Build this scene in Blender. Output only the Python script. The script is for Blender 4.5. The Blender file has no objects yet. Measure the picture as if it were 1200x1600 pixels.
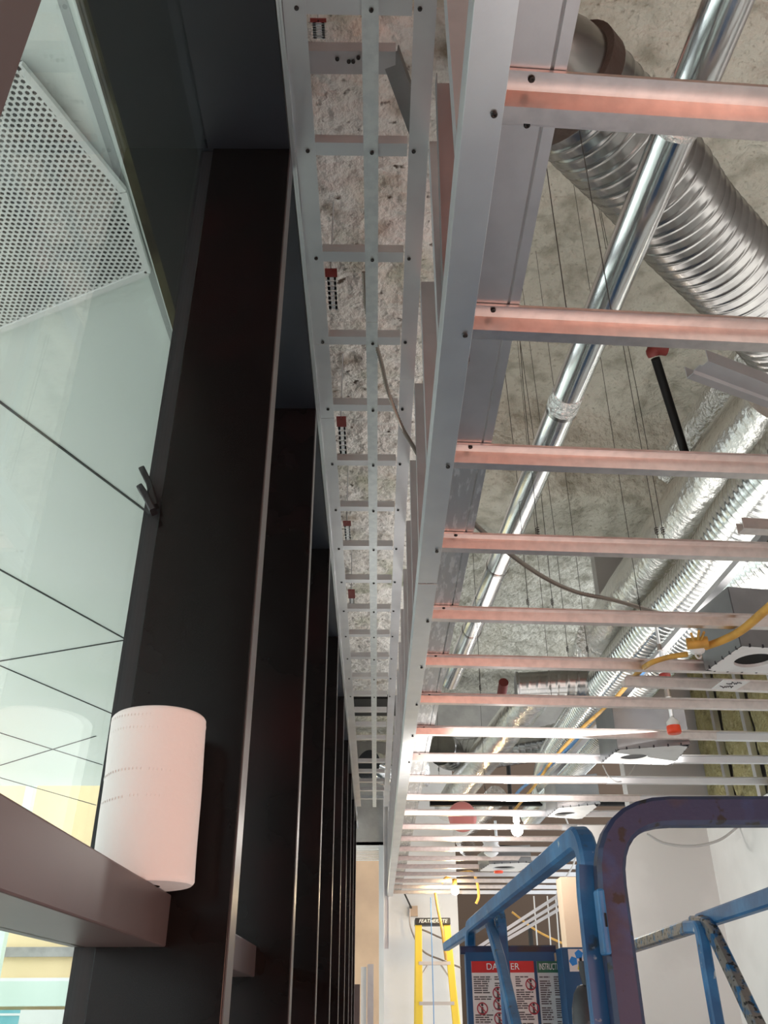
import bpy, math, random
from mathutils import Vector, Matrix, noise
random.seed(7)
scn = bpy.context.scene
COL = scn.collection
CZ = 1.5                                        # eye height above the floor; all h below are heights above the eye
# ------------------------------------------------------------------ camera
FOC = 1348.0
_F = Vector((-13, -790, -FOC)).normalized()
_U = Vector((-10, 2300, -FOC)).normalized(); _U = (_U - _F * _U.dot(_F)).normalized()
_R = _F.cross(_U)
cam = bpy.data.cameras.new('camera'); camo = bpy.data.objects.new('camera', cam); COL.objects.link(camo)
cam.sensor_fit = 'VERTICAL'; cam.sensor_height = 32.0; cam.lens = 32.0 * FOC / 1600.0
cam.clip_start = 0.02; cam.clip_end = 300
camo.matrix_world = Matrix((tuple(_R) + (0,), tuple(_F) + (0,), tuple(_U) + (CZ,), (0, 0, 0, 1)))
scn.camera = camo
# ------------------------------------------------------------------ light and exposure
scn.view_settings.view_transform = 'Standard'; scn.view_settings.look = 'None'
scn.view_settings.gamma = 1.0; scn.view_settings.use_curve_mapping = False
scn.view_settings.exposure = 0.3
w = bpy.data.worlds.new('sky'); scn.world = w; w.use_nodes = True
bg = w.node_tree.nodes['Background']; bg.inputs[0].default_value = (0.93, 0.97, 1.0, 1); bg.inputs[1].default_value = 2.45
def area_light(name, loc, aim, sx, sy, power, color):
    l = bpy.data.lights.new(name, 'AREA'); l.shape = 'RECTANGLE'; l.size = sx; l.size_y = sy; l.energy = power; l.color = color
    o = bpy.data.objects.new(name, l); COL.objects.link(o); o.location = loc
    o.rotation_euler = (Vector(aim) - Vector(loc)).to_track_quat('-Z', 'Y').to_euler(); return o
area_light('fill_rear', (1.4, -1.2, 3.6), (1.4, -3.9, 2.2), 2.4, 1.2, 75, (1.0, 0.88, 0.80))  # unseen fill light, added to brighten the warm rear wall
area_light('fill_side', (1.0, -0.1, 1.5), (-0.28, 1.12, 1.7), 0.35, 0.35, 6, (1.0, 0.45, 0.32))  # added warm fill with no real source, tints the paper roll
area_light('fill_floor', (1.0, 1.0, 0.25), (0.9, 2.0, 4), 1.2, 2.4, 12, (1.0, 0.95, 0.9))  # upward fill near the floor, added; no such lamp in the room
area_light('fill_far', (1.1, 7.0, 0.5), (0.6, 7.6, 4), 1.2, 2.4, 8, (1.0, 0.93, 0.86))  # unseen fill, added to brighten the far wall and channels
area_light('fill_deck', (1.2, 3.0, 2.62), (1.0, 3.4, 5), 1.2, 4.0, 26, (1.0, 0.97, 0.92))  # fill added above the low ceiling to lift the sprayed deck
cyc_portal = area_light('daylight_portal', (-0.45, 3.0, 1.6), (3, 3.0, 1.6), 14, 3.0, 1, (1, 1, 1)); cyc_portal.data.cycles.is_portal = True

# ------------------------------------------------------------------ pixel to place
def ray(x, y):
    c = Vector((x - 600, 800 - y, -FOC)); return Vector((c.dot(_R), c.dot(_F), c.dot(_U)))
def _o(v): return Vector((v.x, v.y, v.z + CZ))
def PH(x, y, h): d = ray(x, y); return _o(d * (h / d.z))
def PX(x, y, v): d = ray(x, y); return _o(d * (v / d.x))
def PY(x, y, v): d = ray(x, y); return _o(d * (v / d.y))
def P(x, y, h): return Vector((x, y, h + CZ))

# ------------------------------------------------------------------ mesh helpers
class MB:
    def __init__(s): s.v = []; s.f = []; s.sm = []
    def add(s, vs, fs, smooth=False):
        b = len(s.v); s.v += [tuple(v) for v in vs]
        s.f += [tuple(i + b for i in f) for f in fs]; s.sm += [smooth] * len(fs); return s
    def box(s, a, b, M=None):
        x0, y0, z0 = a; x1, y1, z1 = b
        vs = [Vector(p) for p in ((x0,y0,z0),(x1,y0,z0),(x1,y1,z0),(x0,y1,z0),(x0,y0,z1),(x1,y0,z1),(x1,y1,z1),(x0,y1,z1))]
        if M: vs = [M @ v for v in vs]
        return s.add(vs, [(0,3,2,1),(4,5,6,7),(0,1,5,4),(1,2,6,5),(2,3,7,6),(3,0,4,7)])
    def extr(s, prof, p0, p1, up=(0,0,1)):
        p0 = Vector(p0); p1 = Vector(p1); d = (p1 - p0).normalized(); up = Vector(up)
        sd = d.cross(up).normalized(); u = sd.cross(d).normalized(); n = len(prof)
        vs = [p0 + sd*a + u*b for a, b in prof] + [p1 + sd*a + u*b for a, b in prof]
        fs = [(i, (i+1) % n, (i+1) % n + n, i + n) for i in range(n)] + [tuple(range(n))[::-1], tuple(range(n, 2*n))]
        return s.add(vs, fs)
    def chan(s, pts, t, p0, p1, up=(0,0,1)): return s.extr(outline(pts, t), p0, p1, up)
    def quad(s, a, b, c, d, th=0.004):
        a, b, c, d = map(Vector, (a, b, c, d)); n = (b-a).cross(d-a).normalized() * th
        q = [a, b, c, d]; return s.add(q + [p + n for p in q], [(0,3,2,1),(4,5,6,7),(0,1,5,4),(1,2,6,5),(2,3,7,6),(3,0,4,7)])
    def tube(s, path, r, seg=12, cap=True, rf=None, smooth=True, sq=None, up=None):
        """r radius or list; rf(i, s, a)->radius scale; sq=(w,h) makes a rounded rectangular bar"""
        path = [Vector(p) for p in path]; n = len(path)
        T = [((path[min(i+1, n-1)] - path[max(i-1, 0)]).normalized()) for i in range(n)]
        ref = Vector(up) if up else (Vector((0,0,1)) if abs(T[0].z) < .9 else Vector((1,0,0)))
        N = (ref - T[0]*ref.dot(T[0])).normalized(); acc = 0; vs = []
        if sq:
            c = .16*min(sq); W, Hh = sq[0]/2, sq[1]/2
            cs = [(-W+c,-Hh),(W-c,-Hh),(W,-Hh+c),(W,Hh-c),(W-c,Hh),(-W+c,Hh),(-W,Hh-c),(-W,-Hh+c)]; seg = 8
        for i in range(n):
            if i: acc += (path[i]-path[i-1]).length; N = (N - T[i]*N.dot(T[i])).normalized()
            B = T[i].cross(N); R_ = r[i] if isinstance(r, (list, tuple)) else r
            for k in range(seg):
                if sq: vs.append(path[i] + B*cs[k][0] + N*cs[k][1])
                else:
                    a = 2*math.pi*k/seg; q = R_*(rf(i, acc, a) if rf else 1)
                    vs.append(path[i] + (N*math.cos(a) + B*math.sin(a))*q)
        fs = [(i*seg+k, i*seg+(k+1) % seg, (i+1)*seg+(k+1) % seg, (i+1)*seg+k) for i in range(n-1) for k in range(seg)]
        s.add(vs, fs, smooth and not sq)
        if cap: s.add(vs[:seg], [tuple(range(seg))[::-1]]); s.add(vs[-seg:], [tuple(range(seg))])
        return s
    def cyl(s, a, b, r, seg=16): return s.tube([a, b], r, seg)
    def lathe(s, prof, c, seg=24, axis=(0,0,1)):
        ax = Vector(axis).normalized(); t = Vector((1,0,0)) if abs(ax.x) < .9 else Vector((0,1,0))
        e = ax.cross(t).normalized(); g = ax.cross(e); c = Vector(c); m = len(prof)
        vs = [c + ax*z + (e*math.cos(2*math.pi*k/seg) + g*math.sin(2*math.pi*k/seg))*r for r, z in prof for k in range(seg)]
        fs = [(i*seg+k, i*seg+(k+1) % seg, (i+1)*seg+(k+1) % seg, (i+1)*seg+k) for i in range(m-1) for k in range(seg)]
        return s.add(vs, fs, True)
    def build(s, name, mat, parent=None, **kw):
        me = bpy.data.meshes.new(name); me.from_pydata(s.v, [], s.f); me.polygons.foreach_set('use_smooth', s.sm)
        me.materials.append(mat); me.update()
        o = bpy.data.objects.new(name, me); COL.objects.link(o)
        if parent:
            o.parent = parent; o.matrix_parent_inverse = Matrix.Translation(-parent.location) if parent.type == 'EMPTY' else Matrix()
        tag(o, **kw); return o
def outline(pts, t):
    pts = [Vector(p) for p in pts]; n = len(pts); out = []
    for i in range(n):
        d0 = (pts[i]-pts[i-1]).normalized() if i else None; d1 = (pts[i+1]-pts[i]).normalized() if i < n-1 else None
        if d0 is None: nn = Vector((-d1.y, d1.x))
        elif d1 is None: nn = Vector((-d0.y, d0.x))
        else:
            n0 = Vector((-d0.y, d0.x)); n1 = Vector((-d1.y, d1.x)); m = n0 + n1
            nn = m / max(.3, m.dot(n0)) if m.length > .1 else n0
        out.append(pts[i] + nn*t)
    return [tuple(p) for p in pts] + [tuple(p) for p in reversed(out)]
def tag(o, label=None, cat=None, group=None, kind=None):
    if label: o['label'] = label
    if cat: o['category'] = cat
    if group: o['group'] = group
    if kind: o['kind'] = kind
    return o
def thing(name, loc, label, cat, group=None):
    o = bpy.data.objects.new(name, None); COL.objects.link(o); o.location = loc; o.empty_display_size = .05
    return tag(o, label, cat, group)
def bevel(o, wd=.002, seg=2):
    m = o.modifiers.new('bevel', 'BEVEL'); m.width = wd; m.segments = seg; m.limit_method = 'ANGLE'; return o
def spline(pts, n=8):
    pts = [Vector(p) for p in pts]; out = []; P4 = [pts[0]*2-pts[1]] + pts + [pts[-1]*2-pts[-2]]
    for i in range(1, len(P4)-2):
        a, b, c, d = P4[i-1:i+3]
        for k in range(n):
            t = k/n; out.append(.5*((2*b) + (c-a)*t + (2*a-5*b+4*c-d)*t*t + (3*b-a-3*c+d)*t**3))
    return out + [pts[-1]]
def rounded(pts, r, n=6):
    pts = [Vector(p) for p in pts]; out = [pts[0]]
    for i in range(1, len(pts)-1):
        a, b, c = pts[i-1:i+2]; u = (a-b).normalized(); v = (c-b).normalized()
        rr = min(r, (a-b).length*.49, (c-b).length*.49); s0 = b+u*rr; s1 = b+v*rr
        for k in range(n+1):
            t = k/n; out.append(s0*(1-t)**2 + b*2*t*(1-t) + s1*t*t)
    return out + [pts[-1]]
def even(path, step):
    path = [Vector(p) for p in path]; L = [0]
    for i in range(1, len(path)): L.append(L[-1] + (path[i]-path[i-1]).length)
    n = max(2, int(L[-1]/step)); out = []; j = 0
    for k in range(n+1):
        s_ = L[-1]*k/n
        while j < len(L)-2 and L[j+1] < s_: j += 1
        t = (s_-L[j])/max(1e-9, L[j+1]-L[j]); out.append(path[j].lerp(path[j+1], min(1, t)))
    return out
ORD = ['first','second','third','fourth','fifth','sixth','seventh','eighth','ninth','tenth','eleventh','twelfth','thirteenth',
 'fourteenth','fifteenth','sixteenth','seventeenth','eighteenth','nineteenth','twentieth','twenty-first','twenty-second','twenty-third','twenty-fourth','twenty-fifth']

# ------------------------------------------------------------------ materials
def mat(name, col, rough=.5, metal=0.0, bump=None, mix=None, emit=None, strength=1, coat=0, spec=.5, coord='Object'):
    """bump=(scale, strength, distance[, detail]); mix=(color2, scale, lo, hi) patches of a second own colour"""
    m = bpy.data.materials.new(name); m.use_nodes = True; nt = m.node_tree; N = nt.nodes; Lk = nt.links
    b = N['Principled BSDF']; b.inputs['Base Color'].default_value = (*col, 1); b.inputs['Roughness'].default_value = rough
    b.inputs['Metallic'].default_value = metal; b.inputs['Coat Weight'].default_value = coat; b.inputs['Specular IOR Level'].default_value = spec
    tc = N.new('ShaderNodeTexCoord')
    def nz(sc, det=5, stretch=None):
        t = N.new('ShaderNodeTexNoise'); t.inputs['Scale'].default_value = sc; t.inputs['Detail'].default_value = det
        if stretch:
            mp = N.new('ShaderNodeMapping'); mp.inputs['Scale'].default_value = stretch; Lk.new(tc.outputs[coord], mp.inputs[0]); Lk.new(mp.outputs[0], t.inputs[0])
        else: Lk.new(tc.outputs[coord], t.inputs[0])
        return t
    prev = None
    for mx in (mix if isinstance(mix, list) else [mix] if mix else []):
        c2, sc, lo, hi = mx[:4]; t = nz(sc, 6, mx[4] if len(mx) > 4 else None)
        r = N.new('ShaderNodeMapRange'); r.inputs[1].default_value = lo; r.inputs[2].default_value = hi; Lk.new(t.outputs[0], r.inputs[0])
        q = N.new('ShaderNodeMix'); q.data_type = 'RGBA'; Lk.new(r.outputs[0], q.inputs['Factor'])
        if prev: Lk.new(prev, q.inputs[6])
        else: q.inputs[6].default_value = (*col, 1)
        q.inputs[7].default_value = (*c2, 1); prev = q.outputs[2]
    if prev: Lk.new(prev, b.inputs['Base Color'])
    if bump:
        t = nz(bump[0], bump[3] if len(bump) > 3 else 4, bump[4] if len(bump) > 4 else None); bp = N.new('ShaderNodeBump'); bp.inputs['Strength'].default_value = bump[1]; bp.inputs['Distance'].default_value = bump[2]
        Lk.new(t.outputs[0], bp.inputs['Height']); Lk.new(bp.outputs[0], b.inputs['Normal'])
    if emit: b.inputs['Emission Color'].default_value = (*emit, 1); b.inputs['Emission Strength'].default_value = strength
    return m
M = {}
M['galv'] = mat('galvanized steel', (.74,.75,.77), .38, 1, (200,.05,.002,3), [((.66,.67,.70), 7, .35, .65)])
M['galv_dull'] = mat('dull galvanized steel', (.54,.54,.56), .45, 1, (300,.06,.002,2), ((.49,.49,.51), 12, .4, .6))
M['galv_bright'] = mat('new bright galvanized strap', (.74,.78,.79), .42, 1, (300,.12,.002,2), ((.66,.70,.72), 40, .4, .6))
M['galv_scratch'] = mat('scratched spangled steel', (.54,.54,.55), .4, 1, (60,.5,.004,6,(1,.15,1)), ((.75,.75,.76), 90, .52, .62, (1,.2,1)))
M['furring'] = mat('furring channel steel', (.72,.66,.64), .33, 1, (200,.05,.002,3), ((.63,.58,.565), 40, .4, .65))
M['duct'] = mat('spiral duct steel', (.36,.355,.345), .24, 1, (8,.1,.01,2), ((.30,.295,.29), 12, .4, .6))
M['duct_shiny'] = mat('polished duct steel', (.74,.75,.75), .17, 1, (14,.25,.01,5,(1,.25,1)))
M['foil'] = mat('crinkled foil', (.80,.79,.77), .22, 1, (34,.45,.012,7))
M['foil_crumple'] = mat('crumpled foil tape', (.85,.85,.84), .18, 1, (60,1,.02,8))
M['flex'] = mat('bright flexible duct', (.76,.78,.77), .2, 1, (20,.2,.006,4))
M['black'] = mat('dark bronze anodized aluminium', (.006,.005,.005), .2, 0, (5,.03,.01,2), ((.014,.006,.006), 3.5, .5, .75), spec=.2)
M['black_head'] = mat('blue black metal panel', (.010,.011,.015), .42, 0, None, ((.02,.022,.03), 2.0, .45, .7))
M['bronze'] = mat('brown painted transom', (.085,.058,.055), .38, 0, (6,.03,.01,2), ((.10,.07,.068), 5, .4, .6))
M['bronze_lit'] = mat('bronze face with painted light', (.10,.085,.085), .35, .3)  # paler than the mullion body: light on the room-side edge, painted in
M['gasket'] = mat('black glazing gasket', (.010,.008,.010), .5)
M['screw'] = mat('black drywall screw', (.02,.018,.018), .4, .5)
M['fire'] = mat('sprayed mottled fireproofing', (.86,.82,.77), .95, 0, (24,1,.05,9), [((.36,.29,.22), 11, .54, .72), ((.95,.92,.89), 5, .45, .65), ((.10,.07,.05), 34, .62, .72), ((.45,.46,.34), 3, .56, .72)], coord='Object')
M['deck'] = mat('sprayed grey green deck', (.58,.57,.50), .95, 0, (26,1,.04,9), [((.36,.35,.29), 9, .48, .68), ((.68,.67,.60), 3.1, .5, .72), ((.38,.37,.31), 48, .6, .72)])
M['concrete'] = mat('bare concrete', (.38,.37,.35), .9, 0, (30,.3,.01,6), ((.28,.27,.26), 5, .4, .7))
M['drywall'] = mat('taped drywall', (.80,.77,.75), .8, 0, None, ((.72,.69,.67), 2.0, .45, .62))
M['drywall_grey'] = mat('grey primed panel', (.50,.47,.46), .85, 0, None, ((.42,.40,.39), 2.5, .4, .7))
M['tan'] = mat('tan painted board', (.62,.42,.27), .8, 0, None, ((.52,.35,.23), 2, .4, .6))
M['tan_light'] = mat('pale tan board', (.80,.58,.42), .8)
M['white_frame'] = mat('white door frame', (.80,.81,.80), .5)
M['floor'] = mat('concrete floor', (.50,.49,.48), .7, 0, (12,.1,.01,4), ((.42,.41,.40), 4, .4, .6))
M['warm_bounce'] = mat('warm bounce wall', (.66,.24,.16), .8)  # warm colour put in for its reflection in the furring channels
M['reflector'] = mat('salmon rosin paper', (.70,.25,.16), .8, 0, (20,.2,.01,4))  # colour of an added sheet that the ceiling steel mirrors
M['brown'] = mat('dark brown board', (.06,.035,.02), .8)
M['batt'] = mat('mineral wool batt', (.40,.35,.17), 1, 0, (45,1,.04,10), [((.26,.22,.10), 14, .5, .66), ((.50,.45,.26), 40, .5, .7)])
M['red_paint'] = mat('oxide red plate', (.18,.022,.018), .5)
M['red'] = mat('red sprinkler cap', (.85,.07,.02), .4)
M['pink'] = mat('pink red plastic', (.72,.24,.22), .5)
M['glassy'] = mat('clear plastic cup', (.7,.68,.66), .15)
M['white_plate'] = mat('white painted sheet metal', (.80,.79,.79), .45, 0, None, ((.70,.69,.69), 12, .5, .7))
M['ink'] = mat('black marker ink', (.02,.02,.03), .6)
M['dark'] = mat('dark interior', (.006,.006,.006), .9)
M['box_steel'] = mat('grey sheet metal box', (.30,.30,.31), .4, 1, None, ((.24,.24,.25), 5, .4, .6))
M['yellow_cord'] = mat('yellow orange cord jacket', (.62,.33,.06), .55, 0, (60,.4,.004,4), ((.45,.24,.05), 20, .45, .65))
M['blue_cord'] = mat('blue cable', (.10,.25,.50), .5)
M['white_cord'] = mat('grey white cable', (.60,.58,.57), .5)
M['conduit'] = mat('armoured steel conduit', (.30,.25,.22), .4, 1)
M['black_pipe'] = mat('black steel pipe', (.004,.004,.004), .6, spec=.2)
M['collar'] = mat('brown mastic collar', (.07,.045,.035), .6, 0, (40,.5,.01,5))
M['cream'] = mat('cream insulation disc', (.62,.57,.48), .8)
M['wire'] = mat('dark hanger wire', (.035,.03,.025), .6)
M['lift_blue'] = mat('scuffed blue paint', (.010,.085,.22), .42, 0, (80,.2,.002,4), [((.03,.17,.38), 9, .45, .7), ((.02,.04,.07), 22, .64, .7), ((.45,.48,.50), 32, .67, .73)])
M['lift_navy'] = mat('weathered navy paint', (.012,.020,.065), .45, 0, (60,.3,.003,4), [((.04,.024,.026), 7, .5, .62), ((.015,.045,.14), 11, .55, .7), ((.003,.003,.003), 30, .63, .68)])
M['lift_scuff'] = mat('paint worn to metal', (.22,.20,.19), .4, .6, (80,.4,.003,5), [((.02,.12,.28), 24, .50, .58), ((.03,.03,.03), 60, .56, .62)])
M['lift_panel'] = mat('blue control box paint', (.012,.075,.19), .5)
M['placard'] = mat('white placard', (.78,.68,.66), .5)
M['placard_grey'] = mat('grey placard', (.58,.58,.58), .5)
M['sign_red'] = mat('red header', (.62,.02,.02), .5)
M['sign_green'] = mat('green header', (.02,.13,.07), .5)
M['sign_blue'] = mat('blue arrow print', (.01,.22,.65), .5)
M['sign_yellow'] = mat('yellow arrow print', (.80,.62,.03), .5)
M['print'] = mat('printed text', (.10,.07,.07), .6)
M['print_red'] = mat('red printed symbol', (.45,.03,.05), .6)
M['white_print'] = mat('white lettering', (.8,.8,.78), .5)
M['rubber'] = mat('worn grey rubber', (.035,.035,.04), .45, 0, (40,.4,.004,5), ((.30,.30,.32), 14, .55, .66))
M['ladder_yellow'] = mat('yellow fibreglass', (.78,.53,.05), .5)
M['alu'] = mat('aluminium tread', (.62,.56,.52), .4, .7)
M['paper'] = mat('white paper towel', (.80,.745,.72), .95, 0, (120,.35,.002,3))
M['canopy'] = mat('pale green white soffit panel', (.82,.86,.83), .45, 0, None, ((.76,.82,.77), .6, .4, .7))
M['groove'] = mat('grey channel groove', (.38,.40,.39), .7)
M['joint'] = mat('dark panel joint', (.05,.055,.055), .8)
M['perf'] = mat('white perforated metal', (.80,.80,.78), .5)
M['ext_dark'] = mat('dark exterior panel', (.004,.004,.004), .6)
M['ext_moss'] = mat('mossy brown timber', (.11,.10,.055), .9, 0, (20,.5,.01,6), ((.04,.033,.02), 6, .4, .6))
M['ext_cream'] = mat('cream render', (.86,.70,.42), .8, 0, None, ((.80,.62,.36), .3, .4, .6))
M['ext_grey'] = mat('light grey render', (.68,.70,.66), .8)
M['ext_green'] = mat('pale green band', (.62,.74,.66), .8)
M['ext_glass'] = mat('teal window glass', (.20,.50,.55), .2)
M['street'] = mat('pale street paving', (.72,.74,.72), .9)
M['bulb'] = mat('glowing bulb', (1,.9,.75), .5, emit=(1,.86,.62), strength=30)
M['bulb_white'] = mat('glowing white bulb', (1,1,.95), .5, emit=(1,.96,.9), strength=30)
def glass():
    m = bpy.data.materials.new('window glass'); m.use_nodes = True; nt = m.node_tree; N = nt.nodes; L = nt.links; N.clear()
    o = N.new('ShaderNodeOutputMaterial'); mx = N.new('ShaderNodeMixShader'); t = N.new('ShaderNodeBsdfTransparent'); g = N.new('ShaderNodeBsdfGlossy')
    t.inputs[0].default_value = (.95,.98,.965,1); g.inputs['Roughness'].default_value = .01; fr = N.new('ShaderNodeFresnel'); ge = N.new('ShaderNodeNewGeometry'); io = N.new('ShaderNodeMapRange')
    io.inputs[3].default_value = 1.5; io.inputs[4].default_value = 1/1.5; L.new(ge.outputs['Backfacing'], io.inputs[0]); L.new(io.outputs[0], fr.inputs[0])
    L.new(fr.outputs[0], mx.inputs[0]); L.new(t.outputs[0], mx.inputs[1]); L.new(g.outputs[0], mx.inputs[2]); L.new(mx.outputs[0], o.inputs[0]); return m
M['glass'] = glass()

# ------------------------------------------------------------------ shell
def struct(name, mb, m): return mb.build(name, m, kind='structure')
struct('floor', MB().box((-.40,-6,-.1), (6,14,0)), M['floor'])
struct('floor_reflector', MB().box((-.20,-3.9,.0), (1.9,.7,.004)), M['reflector'])  # unseen sheet, added as a warm reflector for the steel overhead
struct('ground', MB().box((-60,-20,-.15), (-.40,60,-.05)), M['street'])
def grid(x0, x1, y0, y1, st, hf):
    nx = int((x1-x0)/st); ny = int((y1-y0)/st); vs = []; fs = []
    for j in range(ny+1):
        for i in range(nx+1):
            x = x0+(x1-x0)*i/nx; y = y0+(y1-y0)*j/ny; vs.append((x, y, CZ+hf(x, y)))
    for j in range(ny):
        for i in range(nx): a = j*(nx+1)+i; fs.append((a, a+1, a+nx+2, a+nx+1))
    return MB().add(vs, fs, True)
def sstep(t): t = max(0, min(1, t)); return t*t*(3-2*t)
def deck_h(x, y):
    h = 2.95
    b = sstep((.66 + .05*noise.noise(Vector((x*0, y*1.3, 3))) - x)/.22) * .85          # spandrel beam wrapped in fireproofing
    c = sstep((.55 - abs(y - 4.1 - .25*x))/.32) * .42                      # cross beam
    h -= max(b, c) if b < .6 else b
    v = Vector((x, y, 0)); return h + .035*noise.noise(v*3) + .022*noise.noise(v*9) + .014*noise.noise(v*22)
struct('ceiling', grid(-.5, 3.2, -1.5, 9.6, .035, deck_h), M['deck'])
def beam_h(x, y): v = Vector((x, y, 5)); return 1.98 + .02*noise.noise(v*4) + .018*noise.noise(v*12) + .012*noise.noise(v*30)
struct('ceiling_beam', grid(-.36, .30, -.6, 5.9, .022, beam_h), M['fire'])
struct('ceiling_rear', MB().box((-.5,-4,4.4), (6,-1.5,4.5)), M['warm_bounce'])  # out of view; coloured warm to redden the channel sides
struct('wall_rear', MB().box((-.3,-4.1,0), (2.1,-4,4.4)), M['warm_bounce'])  # out of view; its warm colour is there to be mirrored by the steel
struct('wall_right', MB().box((1.98,-6,0), (2.1,5.5,CZ+.97)), M['drywall'])
struct('wall_right_upper', MB().box((2.06,-6,CZ+.97), (2.16,5.5,CZ+3.2)), M['drywall_grey'])
struct('wall_return', MB().box((1.21,5.4,0), (2.1,5.52,CZ+.99)), M['drywall'])
struct('wall_return_upper', MB().box((1.55,5.44,CZ+.99), (2.1,5.54,CZ+3.0)), M['drywall_grey'])
struct('wall_far', MB().box((.075,9.1,0), (.79,9.2,CZ+2.9)), M['drywall'])
struct('wall_deep', MB().box((.79,12.0,0), (6,12.1,CZ+3.2)), M['brown'])
struct('wall_corridor', MB().box((-.30,10.4,0), (.4,10.5,CZ+2.0)), M['tan'])
struct('wall_far_header', MB().box((-.36,9.02,CZ+1.47), (.075,9.2,CZ+2.1)), M['concrete'])
m = MB(); m.box((.03,9.02,0), (.075,9.12,CZ+1.50)); m.box((-.30,9.02,CZ+1.44), (.03,9.12,CZ+1.50))
struct('door_1', m, M['white_frame'])
m = MB()
for k in range(7): m.box((-.20,9.03,CZ+1.33+.015*k), (.03,9.05,CZ+1.338+.015*k))
struct('trim_1', m, M['white_frame'])

# ------------------------------------------------------------------ facade
Y0, SP, MT = 1.205, .915, .055
mull_where = ['nearest, blurred in the top left corner of the photo', 'behind the paper roll, widest in the photo'] + \
   ['%s mullion beyond the one behind the paper roll' % ORD[i] for i in range(8)]
for k in range(-1, 9):
    y = Y0 + SP*k if k >= 0 else .215; t = thing('window_mullion', (-.27, y, 0), 'tall dark bronze window mullion, ' + mull_where[k+1] if k < 1 else 'tall dark bronze %s' % mull_where[k+1], 'mullion', 'tall window mullions')
    bevel(MB().box((-.350,y,0), (-.186,y+MT,CZ+1.61)).build('body', M['black'], t), .0015)
    MB().box((-.186,y+.002,0), (-.184,y+MT-.002,CZ+1.61)).build('lit_front', M['bronze_lit'], t, label='slim mullion edge, light painted in as grey brown')  # sliver that carries the painted-in light along the edge
    MB().box((-.378,y+.008,0), (-.350,y+MT-.008,CZ+1.61)).build('glazing_gasket', M['gasket'], t)
tr_where = ['nearest, under the paper roll', 'showing just right of the nearest mullion edge'] + ['%s bay beyond the paper roll' % ORD[i+1] for i in range(8)]
for k in range(0, 9):
    ya = Y0 + SP*(k-1) + MT if k else .27; yb = Y0 + SP*k
    t = MB().box((-.380,ya,CZ+.077), (-.262,yb,CZ+.137)).build('window_transom', M['bronze'], label='brown horizontal window transom, ' + tr_where[k], cat='transom', group='window transoms')
    bevel(t, .002)
    struct('window_%d' % (2*k+1), MB().box((-.367,ya-.01,CZ+.137), (-.361,yb+.01,CZ+1.61)), M['glass'])
    struct('window_%d' % (2*k+2), MB().box((-.367,ya-.01,0), (-.361,yb+.01,CZ+.077)), M['glass'])
    struct('trim_%d' % (k+2), MB().box((-.385,ya-MT,CZ+1.61), (-.187,yb,CZ+1.64)), M['black_head'])
struct('window_19', MB().box((-.367,-4,0), (-.361,.215,CZ+1.61)), M['glass'])
struct('trim_20', MB().box((-.385,-4,CZ+1.61), (-.187,.215,CZ+1.64)), M['black_head'])
# wavy galvanised edge angle beside the black head
m = MB(); pr = []
n = 240
for i in range(n+1):
    y = .2 + 8.7*i/n; wv = .0025*noise.noise(Vector((y*5, 0, 0))); pr.append((y, wv))
for (xa, xb, hh) in ((-.184,-.179,1.606), (-.178,-.1735,1.600)):
    vs = []; fs = []
    for y, wv in pr: vs += [(xa+wv*.6, y, CZ+hh+wv), (xb+wv, y, CZ+hh+wv), (xb+wv, y, CZ+hh+.03), (xa+wv*.6, y, CZ+hh+.03)]
    for i in range(n): b_ = 4*i; fs += [(b_,b_+4,b_+5,b_+1), (b_+1,b_+5,b_+6,b_+2), (b_+3,b_+7,b_+4,b_)]
    m.add(vs, fs)
m.build('edge_angle', M['galv'], label='thin wavy galvanized edge angle running between black head and soffit framing', cat='edge angle')

# bracket clip outside
t = thing('facade_clip', PY(232,765,1.19), 'small black clip sticking out on the glass side of the widest mullion', 'clip')
MB().tube([PY(222,733,1.19), PY(234,757,1.19), PY(243,792,1.19)], .01, sq=(.010,.016), up=(0,1,0)).build('prong', M['ext_dark'], t)
MB().tube([PY(219,762,1.185), PY(226,772,1.185), PY(240,800,1.185)], .01, sq=(.010,.020), up=(0,1,0)).build('arm', M['gasket'], t)

# ------------------------------------------------------------------ outside
cp = thing('exterior_canopy', (-3,5,CZ+3.0), 'pale green white panelled canopy seen above through the window glass', 'canopy')
MB().box((-9,-8,CZ+3.0), (-1.0,13.2,CZ+3.25)).build('soffit', M['canopy'], cp)
MB().box((-1.0,-8,CZ+2.9), (-.96,13.2,CZ+3.3)).build('edge_strip', M['canopy'], cp)
m = MB()
for a, b, ex in (((0,628),(230,800),0), ((0,890),(195,998),0), ((0,1033),(195,1000),0), ((0,1040),(175,1115),0), ((0,1145),(160,1195),0), ((0,1196),(150,1150),0), ((0,1215),(150,1258),0)):
    p, q = PH(*a, 2.998), PH(*b, 2.998); d = (q-p).normalized(); p = p - d*1.0
    m.extr([(-.008,-.004),(.008,-.004),(.008,.004),(-.008,.004)], p, q)
p, q = PH(97,0,2.998), PH(275,545,2.998); m.build('panel_joint', M['joint'], cp)
m = MB(); m.extr([(-.016,-.004),(.016,-.004),(.016,.004),(-.016,.004)], p-(q-p)*2, q); m.build('channel_groove', M['groove'], cp)
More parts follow.
